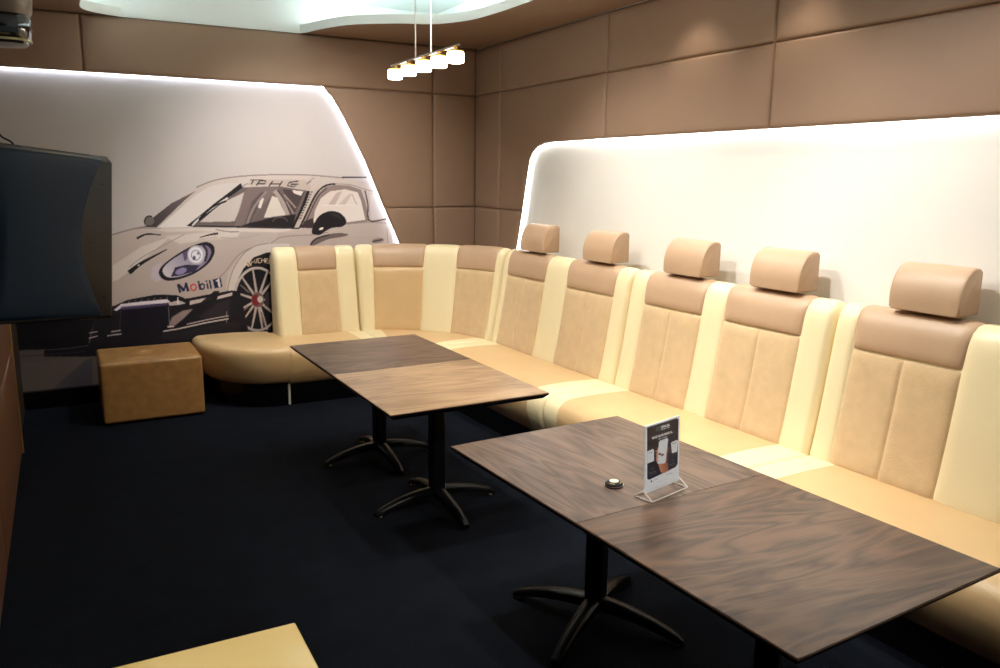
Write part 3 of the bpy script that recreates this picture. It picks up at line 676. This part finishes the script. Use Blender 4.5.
# curved corner section
t = thing('sofa_section', 'curved cream leather corner section of the sofa, with no headrests', 'sofa', (-.8, -.7, 0), GRP)
junc = [(-1.28, -.295), (-1.15, -.31), (-.97, -.385), (-.82, -.50), (-.69, -.62), (-.60, -.73), (-.52, -.88), (-.47, -1.04), (-.44, -1.19)]
jp = [tuple(c) for c in catmull(junc, 8)]
f, fn, L, near = path_fn(jp)
kc = lambda s: .85 + .15 * min(1, s / L)
a1, a2, b1, b2 = near(-1.15, -.295), near(-.80, -.52), near(-.60, -.73), near(-.458, -1.12)
back_body(f, fn, 0.004, L - .004, [(.004, a1), (a2, b1), (b2, L - .004)], kc).make('backrest', M['cream'], t, angle=60)
for a, b, mm in ((a1, a2, 'tanleather'), (b1, b2, 'suede')):
    pillow(f, fn, a, b, V48, V107, kc).make('backrest_insert', M[mm], t, label='smooth shiny tan panel of the backrest' if mm == 'tanleather' else 'matt tan panel of the backrest')
    pillow(f, fn, a, b, V107 + .004, VTOP, kc, h=.018, nv=12, flare=.06).make('headband', M['brownband'], t, label='light brown leather band')
Bc = lambda s: tuple(f(s) + fn(s) * -.10)
Fpath, _, FL, _ = path_fn([tuple(c) for c in catmull([(-1.28, -.86), (-1.18, -.87), (-1.10, -.92), (-1.05, -1.02), (-1.02, -1.19)], 6)])
Fc = lambda s: tuple(Fpath(s / L * FL))
cushion('seat_strip', Bc, Fc, 0.002, .16, (1, 0), M['cream'], t)
cushion('seat', Bc, Fc, .16, L - .15, (0, 0), M['tanleather'], t)
cushion('seat_strip', Bc, Fc, L - .15, L - .002, (0, 1), M['cream'], t)
G().loft(seat_rings(Bc, Fc, list(np.linspace(0, L, 14)), (0, 0), plinth=True)).make('plinth', M['plinth'], t)

# straight sections on the right, each with two headrests
def XJ(y): return -.44 + .038 * (-y - 1.2)
f, fn, L, near = path_fn([(XJ(-1.2), -1.2), (XJ(-7.7), -7.7)])
SK = L / 6.5
sy = lambda y: (-y - 1.2) * SK
one = lambda s: 1.0
Bs = lambda s: tuple(f(s) + fn(s) * -.10)
Fs = lambda s: tuple(f(s) + fn(s) * .58)
secs = [(-1.205, -2.855, [(-1.29, -1.85), (-2.14, -2.70)], 'straight cream leather sofa section with two headrests, next to the curved corner'),
        (-2.865, -4.435, [(-3.02, -3.54), (-3.72, -4.26)], 'straight cream leather sofa section with two headrests, the middle one along the white wall'),
        (-4.445, -6.07, [(-4.57, -5.11), (-5.42, -5.96)], 'straight cream leather sofa section nearest the viewer, behind the table with the menu card')]
for y0_, y1_, ins, lab in secs:
    t = thing('sofa_section', lab, 'sofa', (XJ(y0_) - .3, (y0_ + y1_) / 2, 0), GRP)
    s0, s1 = sy(y0_), sy(y1_); q = [s0] + [sy(y) for ab in ins for y in ab] + [s1]
    back_body(f, fn, s0, s1, [(q[0], q[1]), (q[2], q[3]), (q[4], q[5])], one).make('backrest', M['cream'], t, angle=60)
    for a, b in ((q[1], q[2]), (q[3], q[4])):
        pillow(f, fn, a, b, V48, V107, one, seam=True, ns=40).make('backrest_insert', M['suede'], t, label='tan suede centre panel of the backrest')
        pillow(f, fn, a, b, V107 + .004, VTOP, one, h=.019, nv=12, flare=.13).make('headband', M['brownband'], t, label='light brown leather band')
        headrest(f, fn, (a + b) / 2 + .045, t)
    cushion('seat_strip', Bs, Fs, s0, s0 + .17, (1, 0), M['cream'], t)
    cushion('seat', Bs, Fs, s0 + .17, s1 - .17, (0, 0), M['tanleather'], t)
    cushion('seat_strip', Bs, Fs, s1 - .17, s1, (0, 1), M['cream'], t)
    G().loft(seat_rings(Bs, Fs, [s0, s1], (0, 0), plinth=True)).make('plinth', M['plinth'], t)

# ------------------------------------------------------------------ tables
def table(o, ang, wd, ln, woodm, label, leg_ang=0, arm=.37, z=.72, edge='tableedge'):
    """o: corner of the top (x, y); ang: turn of the table; wd along x, ln towards the viewer"""
    a = R(ang); ux = Vector((math.cos(a), math.sin(a), 0)); uy = Vector((math.sin(a), -math.cos(a), 0))
    c = Vector((o[0], o[1], 0)) + ux * wd / 2 + uy * ln / 2
    t = thing('table', label, 'table', tuple(c), 'wood topped pedestal tables')
    def quad(hx, hy, zz, r=.004):
        pts = []
        for sx, sy_ in ((-1, -1), (1, -1), (1, 1), (-1, 1)):
            pts.append(tuple(c + ux * sx * hx + uy * sy_ * hy + Vector((0, 0, zz))))
        return pts
    g = G(); h, l = wd / 2, ln / 2
    g.loft([quad(h - .002, l - .002, z), quad(h, l, z - .002), quad(h, l, z - .006)])
    top = g.make('tabletop', woodm, t, smooth=False)
    G().loft([quad(h + .0005, l + .0005, z - .004), quad(h + .0005, l + .0005, z - .012), quad(h - .022, l - .022, z - .034), quad(h - .03, l - .03, z - .036)]).make('underside', M['blackmetal'], t, smooth=False)
    G().loft([quad(h + .001, l + .001, z - .0015), quad(h + .001, l + .001, z - .005)], caps=False).make('edge_band', M[edge], top, smooth=False)
    cx, cy = c.x, c.y
    G().box((cx - .18, cy - .18, z - .048), (cx + .18, cy + .18, z - .035), .004, rot=a).make('top_plate', M['blackmetal'], t)
    # square column with softened corners
    b2 = a + R(leg_ang)
    G().box((cx - .038, cy - .038, .05), (cx + .038, cy + .038, z - .047), .012, 3, rot=b2).make('column', M['blackmetal'], t)
    for k in range(4):
        th = b2 + k * math.pi / 2; d = Vector((math.cos(th), math.sin(th), 0)); pz = Vector((-d.y, d.x, 0)); rings = []
        for u in np.linspace(0, 1, 14):
            r = .02 + (arm - .02) * u; top_ = .115 - .02 * u - .062 * u ** 2.2; hh = .05 - .022 * u; ww = .034 - .010 * u
            if u > .93: top_ -= .006; hh -= .006; ww -= .006
            q = []
            for s_, zz in ((-1, top_ - hh), (-1, top_ - .010), (-.6, top_), (.6, top_), (1, top_ - .010), (1, top_ - hh)):
                q.append(tuple(c + d * r + pz * s_ * ww + Vector((0, 0, zz))))
            rings.append(q)
        ft = G().loft(rings).make('leg', M['blackmetal'], t, angle=50)
        e = c + d * (arm - .022)
        G().lathe([(.002, 0), (.017, 0), (.019, .004), (.016, .012), (.006, .014), (.006, .03), (.002, .03)], (e.x, e.y, 0), 14).make('levelling_foot', M['tablefoot'], ft)
    return t
W1 = wood('walnut dark', (62, 47, 41), (124, 98, 82), 8, .36, 1.3)
W2 = wood('walnut paled by glare', (130, 102, 78), (178, 148, 116), 4, .34, 5.1)  # paler tones stand in for the glare reflected on this top
W3 = wood('walnut near', (64, 51, 45), (122, 100, 86), 84, .33, 9.4)
W4 = wood('walnut near striped', (46, 35, 30), (112, 86, 68), 4, .33, 3.3)
table((-2.290, -1.819), 1.04, .9046, .898, W1, 'darker brown square table joined to a paler one, next to the curved sofa corner')
table((-2.2738, -2.7189), 1.04, .9046, .898, W2, 'brown square table, glare painted into its paler top, joined to a darker one, under the five-shade hanging lamp')
table((-2.1864, -4.1552), 2.925, .9104, .893, W3, 'dark walnut square table carrying the menu card stand and black call button', leg_ang=29, arm=.39)
table((-2.1406, -5.0491), 2.925, .9104, .893, W4, 'dark walnut square table with bold grain, bare, at the near end', leg_ang=29, arm=.39)

# pale table top at the lower edge
t = thing('table', 'pale yellow glossy topped table, bare, only one corner of it in the picture', 'table', (-3.53, -5.68, 0))
G().box((-3.92, -6.02, .695), (-3.125, -5.222, .72), .006, 3).make('tabletop', M['cream_gloss'], t)
G().box((-3.90, -6.0, .675), (-3.14, -5.24, .694), .003).make('underside', M['tableedge'], t)
G().box((-3.57, -5.72, .03), (-3.49, -5.64, .68), .01).make('column', M['blackmetal'], t)
G().lathe([(.01, 0), (.26, 0), (.26, .008), (.06, .03), (.01, .035)], (-3.53, -5.68, 0), 40).make('base_plate', M['blackmetal'], t)

# ------------------------------------------------------------------ ottoman
def ottoman():
    t = thing('ottoman', 'square tan leather pouffe with a button in its top, below the racing car picture', 'ottoman', (-3.06, -.43, 0))
    xa, xb, ya, yb, zt = -3.42, -2.705, -.735, -.13, .470
    bm = bmesh.new(); bmesh.ops.create_cube(bm, size=1)
    for v in bm.verts: v.co = Vector(((xa + xb) / 2 + v.co.x * (xb - xa), (ya + yb) / 2 + v.co.y * (yb - ya), .012 + (zt - .012) * (v.co.z + .5)))
    bmesh.ops.bevel(bm, geom=bm.edges[:], offset=.022, segments=4, profile=.5, affect='EDGES')
    bmesh.ops.subdivide_edges(bm, edges=[e for e in bm.edges if e.calc_length() > .3], cuts=24, use_grid_fill=True)
    cx, cy = (xa + xb) / 2, (ya + yb) / 2
    for v in bm.verts:
        if v.co.z > zt - .003:
            d = math.hypot(v.co.x - cx, v.co.y - cy); ex = min(v.co.x - xa, xb - v.co.x, v.co.y - ya, yb - v.co.y)
            v.co.z += .012 * min(1, ex / .12) - .034 * math.exp(-(d / .045) ** 2)
    bm.verts.index_update(); vs = [v.co[:] for v in bm.verts]; fs = [[v.index for v in f_.verts] for f_ in bm.faces]; bm.free()
    obj('body', vs, fs, M['aged'], t, angle=60)
    G().lathe([(.001, .012), (.010, .010), (.015, .004), (.016, 0)], (cx, cy, zt - .022), 16).make('button', M['aged'], t)
    sx = cx - .02
    G().tube([(sx, ya - .0005, zt - .06), (sx, ya - .0005, zt - .03), (sx, ya + .006, zt - .008), (sx, ya + .022, zt + .0005), (sx, ya + .05, zt + .004)], .0022, 6).make('seam', M['aged'], t)
ottoman()

# ------------------------------------------------------------------ hanging lamp
def hanging_lamp():
    x, z = -1.80, 2.425
    ys = [-2.56, -2.77, -2.98, -3.18, -3.38]
    t = thing('pendant_lamp', 'hanging bar lamp with five small glowing glass shades above the far tables', 'lamp', (x, -2.97, z))
    bar = G().tube([(x, ys[0] + .06, z + .052), (x, ys[-1] - .06, z + .052)], .007, 8)
    bar.make('bar', M['chrome'], t)
    for y in (-2.87, -3.08):
        G().tube([(x, y, z + .05), (x, y, Z_UP - .03)], .004, 8).make('rod', M['joint'], t)
    G().box((x - .03, -3.16, Z_UP - .03), (x + .03, -2.79, Z_UP), .006).make('ceiling_rose', M['chrome'], t)
    for y in ys:
        sh = G().lathe([(.030, -.028), (.038, -.028), (.042, -.025), (.0435, 0), (.042, .020), (.038, .023), (.004, .023), (.004, .017), (.034, .017), (.037, -.022), (.030, -.024)], (x, y, z), 24).make('lamp_shade', M['shade'], t)
        G().lathe([(.002, .023), (.036, .023), (.040, .026), (.040, .031), (.012, .034), (.012, .050), (.002, .052)], (x, y, z), 20).make('cap', M['brass'], sh)
        light('lamp_light', 'POINT', (x, y, z - .07), 4.5, (1, .84, .62), shadow_soft_size=.05)
hanging_lamp()

# ------------------------------------------------------------------ screen seen from behind, on a wall arm
def screen():
    yaw = R(-9); c = Vector((-3.362, -2.62, 1.53)); wd, ht = .83, .80
    ex = Vector((math.cos(yaw), -math.sin(yaw), 0)).normalized(); ex = Vector((math.cos(R(62)), math.sin(R(62)), 0))
    ex = Vector((.83, .56, 0)).normalized(); nn = Vector((ex.y, -ex.x, 0))      # nn: from the back of the set towards the viewer's side
    z0, z1 = 1.125, 1.925
    t = thing('screen', 'blue-black plastic back of a wide screen hanging above the left edge of the room', 'screen', tuple(c + ex * -.4))
    ca, sa = math.cos(R(5.2)), math.sin(R(5.2))      # the set hangs slightly askew
    P_ = lambda u, v, d: tuple(c + ex * (u * ca + (v - c.z) * sa) + nn * d + Vector((0, 0, (v - c.z) * ca - u * sa)))
    # thin slab, then a bulged centre with bowed ends
    def rr_(inset, d):
        a = -.68 + inset; b = 0 - inset; lo, hi_ = z0 + inset, z1 - inset; cc_ = .028
        return [P_(a, lo, d), P_(b - .006, lo, d), P_(b, lo + .01, d), P_(b, hi_ - cc_, d), P_(b - cc_, hi_, d), P_(a, hi_, d)]
    G().loft([rr_(.004, -.022), rr_(0, -.018), rr_(0, .012), rr_(.008, .018)]).make('bezel', M['plastic_dk'], t, angle=30)
    def bow(k, d):
        pts = []
        for v in np.linspace(0, 1, 13):
            zz = z0 + .02 + (z1 - z0 - .03) * v
            u = -.045 - .125 * math.sin(math.pi * (v * .92 + .04)) - k; pts.append(P_(u, z0 + k * .4 + .012 + (z1 - z0 - .03 - k * .8) * v, d))
        for v in np.linspace(1, 0, 13): pts.append(P_(-.64 + k + .06 * math.sin(math.pi * v), z0 + k * .4 + .012 + (z1 - z0 - .03 - k * .8) * v, d))
        return pts
    G().loft([bow(0, .015), bow(.004, .024), bow(.015, .031), bow(.06, .037), bow(.18, .041)]).make('rear_cover', M['plastic'], t, angle=50)
    for v in (.12, .47, .84):
        u = -.032 - .118 * math.sin(math.pi * (v * .92 + .04)) + .035; p = Vector(P_(u, z0 + .015 + .77 * v, .018))
        G().tube([p, p + nn * .004], .005, 10).make('screw', M['blackmetal'], t)
    gq = G(); gq.loft([[P_(-.67, z0 + .01, -.0222), P_(-.01, z0 + .01, -.0222), P_(-.01, z1 - .03, -.0222), P_(-.67, z1 - .01, -.0222)], [P_(-.67, z0 + .01, -.024), P_(-.01, z0 + .01, -.024), P_(-.01, z1 - .03, -.024), P_(-.67, z1 - .01, -.024)]])
    gq.make('display', M['plinth'], t, smooth=False)
    m0 = Vector(P_(-.45, 1.5, -.024)); w0 = Vector((XL + .012, m0.y + .2, 1.5))
    G().tube([m0, w0], .02, 10).make('wall_arm', M['blackmetal'], t)
    G().box((XL + .001, m0.y + .08, 1.3), (XL + .014, m0.y + .32, 1.7), .003).make('wall_plate', M['blackmetal'], t)
screen()
tag(G().tube([tuple(c) for c in catmull([(-3.945, -1.6, 2.35), (-3.90, -1.6, 2.16), (-3.84, -1.62, 2.05), (-3.775, -1.65, 1.99), (-3.765, -1.66, 1.80), (-3.80, -1.7, 1.60), (-3.94, -1.7, 1.5)], 6)], .006, 8).make('cable', M['plastic_dk'], loc=(-3.945, -1.6, 2.35)), 'thin black cable looping down the wall behind the hanging screen', 'cable')

# ------------------------------------------------------------------ glossy lamp housing in the upper left corner
t = thing('ceiling_projector_lamp', 'rounded grey and black glossy light fitting hanging from the dark ceiling edge', 'light fitting', (-3.765, -2.2, 2.75))
c = (-3.765, -2.2, 0)
def sq(r, z, p=3.2, n=40, sx=1.0):
    return [(c[0] + sx * r * math.copysign(abs(math.cos(a)) ** (2 / p), math.cos(a)), c[1] + r * math.copysign(abs(math.sin(a)) ** (2 / p), math.sin(a)), z) for a in np.linspace(0, 2 * math.pi, n + 1)[:-1]]
rim = mat('grey housing', (120, 112, 106), .35); glassy = mat('smoked glass', (26, 34, 40), .08, coat=1); lip = mat('pale lip', (200, 200, 160), .3)
G().loft([sq(.12, 2.86, 2.6, sx=1), sq(.15, 2.84, 2.8), sq(.155, 2.70), sq(.15, 2.64), sq(.135, 2.615)]).make('housing', rim, t)
G().loft([sq(.13, 2.618), sq(.140, 2.60), sq(.143, 2.55), sq(.135, 2.50), sq(.115, 2.475), sq(.05, 2.465)]).make('glass_bowl', glassy, t)
G().loft([sq(.137, 2.497), sq(.140, 2.495), sq(.132, 2.487), sq(.128, 2.490)], loop=True, caps=False).make('lip', lip, t)
G().box((c[0] - .10, c[1] - .142, 2.52), (c[0] + .085, c[1] - .136, 2.60), .002).make('lens_plate', mat('dark lens', (60, 70, 86), .1, coat=1), t)
G().tube([(c[0], c[1], 2.85), (c[0], c[1], Z_CEIL)], .03, 16).make('stem', M['blackmetal'], t)

# ------------------------------------------------------------------ menu card stand and call button
def card():
    c = Vector((-1.712, -4.968, .72)); th = R(14); ex = Vector((math.cos(th), math.sin(th), 0)); ny = Vector((math.sin(th), -math.cos(th), 0))
    t = thing('menu_card_stand', 'clear plastic stand holding an upright dark and white printed card on a walnut table', 'menu stand', tuple(c), None)
    W_, H_, zb = .20, .238, .030
    tilt = -.012
    Q = lambda u, v, d: tuple(c + ex * (u * W_) + ny * (d + tilt * v) + Vector((0, 0, zb + v * H_)))
    P = Paint(0, 0, 401, 668, 1, (238, 240, 248))
    NV = (9, 20, 46)
    P.fill([(100, 68), (325, 34), (340, 45), (318, 395), (300, 418), (85, 475), (72, 462)], NV, feather=2)
    P.fill([(150, 300), (260, 160), (320, 330), (240, 440)], (34, 52, 84), .5, 20)
    P.line([(168, 85), (190, 80), (190, 104), (168, 108), (168, 85)], 4, (80, 150, 110), smooth=False, feather=1)
    P.line([(176, 90), (184, 100)], 3, (80, 150, 110))
    def word(x, y, w_, h, n_, sl, col=(238, 240, 246)):
        rnd = random.Random(int(x * 7 + y)); cw_ = w_ / n_
        for k in range(n_):
            xx = x + k * cw_; yy = y + sl * k * cw_
            P.line([(xx, yy), (xx, yy + h)], cw_ * .30, col, feather=.6)
            if rnd.random() < .75: P.line([(xx, yy + h * rnd.choice((.1, .5, .9))), (xx + cw_ * .7, yy + h * rnd.choice((.1, .5, .9)))], h * .2, col, feather=.6)
            if rnd.random() < .6: P.line([(xx + cw_ * .62, yy), (xx + cw_ * .62, yy + h)], cw_ * .25, col, feather=.6)
    word(203, 74, 72, 20, 6, -.14); word(203, 98, 70, 9, 9, -.14)
    word(134, 146, 158, 18, 14, -.14); word(180, 168, 66, 8, 9, -.12)
    # the arm, hand and phone in the picture
    SK1, SK2 = (214, 150, 118), (150, 88, 66)
    P.fill([(165, 370), (215, 350), (240, 372), (242, 432), (212, 446), (180, 440)], SK1, feather=3, col2=SK2, g=(165, 400, 245, 400))
    P.fill([(150, 330), (155, 290), (165, 240), (182, 232), (186, 300), (205, 370), (165, 372)], SK1, feather=2)
    P.fill([(228, 250), (248, 236), (252, 262), (240, 300), (240, 350), (225, 372), (212, 360)], SK2, feather=2)
    P.fill([(188, 186), (245, 176), (252, 186), (222, 362), (212, 372), (160, 362), (156, 350), (180, 196)], (224, 232, 244), feather=1.5)
    P.line([(190, 194), (240, 186)], 3, (180, 190, 205)); P.ell(200, 300, 12, 10, (150, 90, 90), feather=2); P.ell(180, 290, 8, 9, (40, 40, 60), feather=2)
    for yy in (262, 286, 312, 336): P.line([(150 + (yy - 262) * -.05, yy), (168, yy + 4)], 12, SK1, feather=2)
    # blank white tickets at both sides
    P.fill([(88, 252), (130, 240), (138, 248), (134, 330), (124, 338), (80, 344)], (228, 232, 240), feather=1.5); word(98, 262, 28, 7, 3, -.1, (50, 56, 70))
    P.fill([(280, 214), (322, 204), (330, 212), (318, 298), (276, 304), (272, 224)], (228, 232, 240), feather=1.5); word(286, 224, 30, 7, 3, -.1, (50, 56, 70))
    P.ell(120, 392, 9, 8, (40, 90, 76), feather=2); P.ell(282, 360, 9, 8, (40, 90, 76), feather=2)
    word(92, 420, 54, 7, 8, -.1, (120, 130, 140)); word(98, 432, 42, 6, 6, -.1, (120, 130, 140)); word(250, 386, 54, 7, 8, -.1, (120, 130, 140)); word(258, 398, 36, 6, 5, -.1, (120, 130, 140))
    P.ell(102, 490, 6, 8, (60, 60, 70), feather=1); word(118, 482, 34, 7, 6, -.1, (170, 175, 185)); word(222, 462, 54, 6, 8, -.14, (150, 155, 165)); word(140, 508, 100, 4, 14, -.14, (200, 204, 214))
    def mp(U, V, pos):    # card u 0..1, v 0..1 (up) -> artwork
        tl, tr, bl, br = (92, 62), (348, 22), (52, 560), (322, 512)
        return (bl[0] * (1 - U) + br[0] * U) * (1 - V) + (tl[0] * (1 - U) + tr[0] * U) * V, (bl[1] * (1 - U) + br[1] * U) * (1 - V) + (tl[1] * (1 - U) + tr[1] * U) * V
    o_ = Q(-.5, 0, .0015); eu = np.array(Q(.5, 0, .0015)) - np.array(o_); ev = np.array(Q(-.5, 1, .0015)) - np.array(o_)
    print_grid('printed_card', P, o_, tuple(eu), tuple(ev), 150, 240, mp, M['poster'], parent=t)
    # clear sleeve, standing on a folded frame foot
    G().loft([[Q(-.52, -.04, d), Q(.52, -.04, d), Q(.52, 1.02, d), Q(-.52, 1.02, d)] for d in (.0025, .0045)]).make('sleeve', M['acrylic'], t, smooth=False)
    G().loft([[Q(-.515, -.04, d), Q(.515, -.04, d), Q(.515, 1.01, d), Q(-.515, 1.01, d)] for d in (-.004, .0008)]).make('back_sheet', mat('white card', (232, 234, 240), .5), t, smooth=False)
    A = lambda u, d, z: tuple(c + ex * u + ny * d + Vector((0, 0, z)))
    edge = mat('bright acrylic edge', (244, 238, 232), .2, trans=.35)
    g_ = G()
    for u in (-.108, .108):
        g_.tube([A(u, -.004, .032), A(u, .038, .003)], .0028, 6); g_.tube([A(u, -.004, .032), A(u, -.04, .003)], .0028, 6); g_.tube([A(u, -.04, .003), A(u, .038, .003)], .0028, 6)
    for d, z in ((.038, .003), (-.04, .003), (-.004, .032)): g_.tube([A(-.108, d, z), A(.108, d, z)], .0026, 6)
    g_.make('foot', edge, t)
card()
c = (-1.833, -4.838, .72)
t = thing('call_button', 'small round black waiter call button with a white centre on a walnut table', 'call button', c)
G().lathe([(.004, 0), (.034, 0), (.036, .003), (.036, .006), (.004, .006)], c, 36).make('base', M['plastic_dk'], t)
G().lathe([(.030, .006), (.0372, .006), (.0372, .0095), (.030, .0095)], c, 36).make('ring', M['chrome'], t)
G().lathe([(.034, .0095), (.034, .012), (.030, .016), (.022, .019), (.004, .020)], c, 36).make('cap', M['plastic_dk'], t)
G().lathe([(.018, .0185), (.017, .0215), (.003, .0225)], c, 28).make('push_button', mat('white button', (225, 225, 215), .3), t)
g = G()
for a0 in (200, 285):
    pts = [(c[0] + .0265 * math.cos(R(a0 + k * 8)), c[1] + .0265 * math.sin(R(a0 + k * 8)), .72 + .0178) for k in range(6)]; g.tube(pts, .0016, 6)
g.make('marking', M['brass'], t)
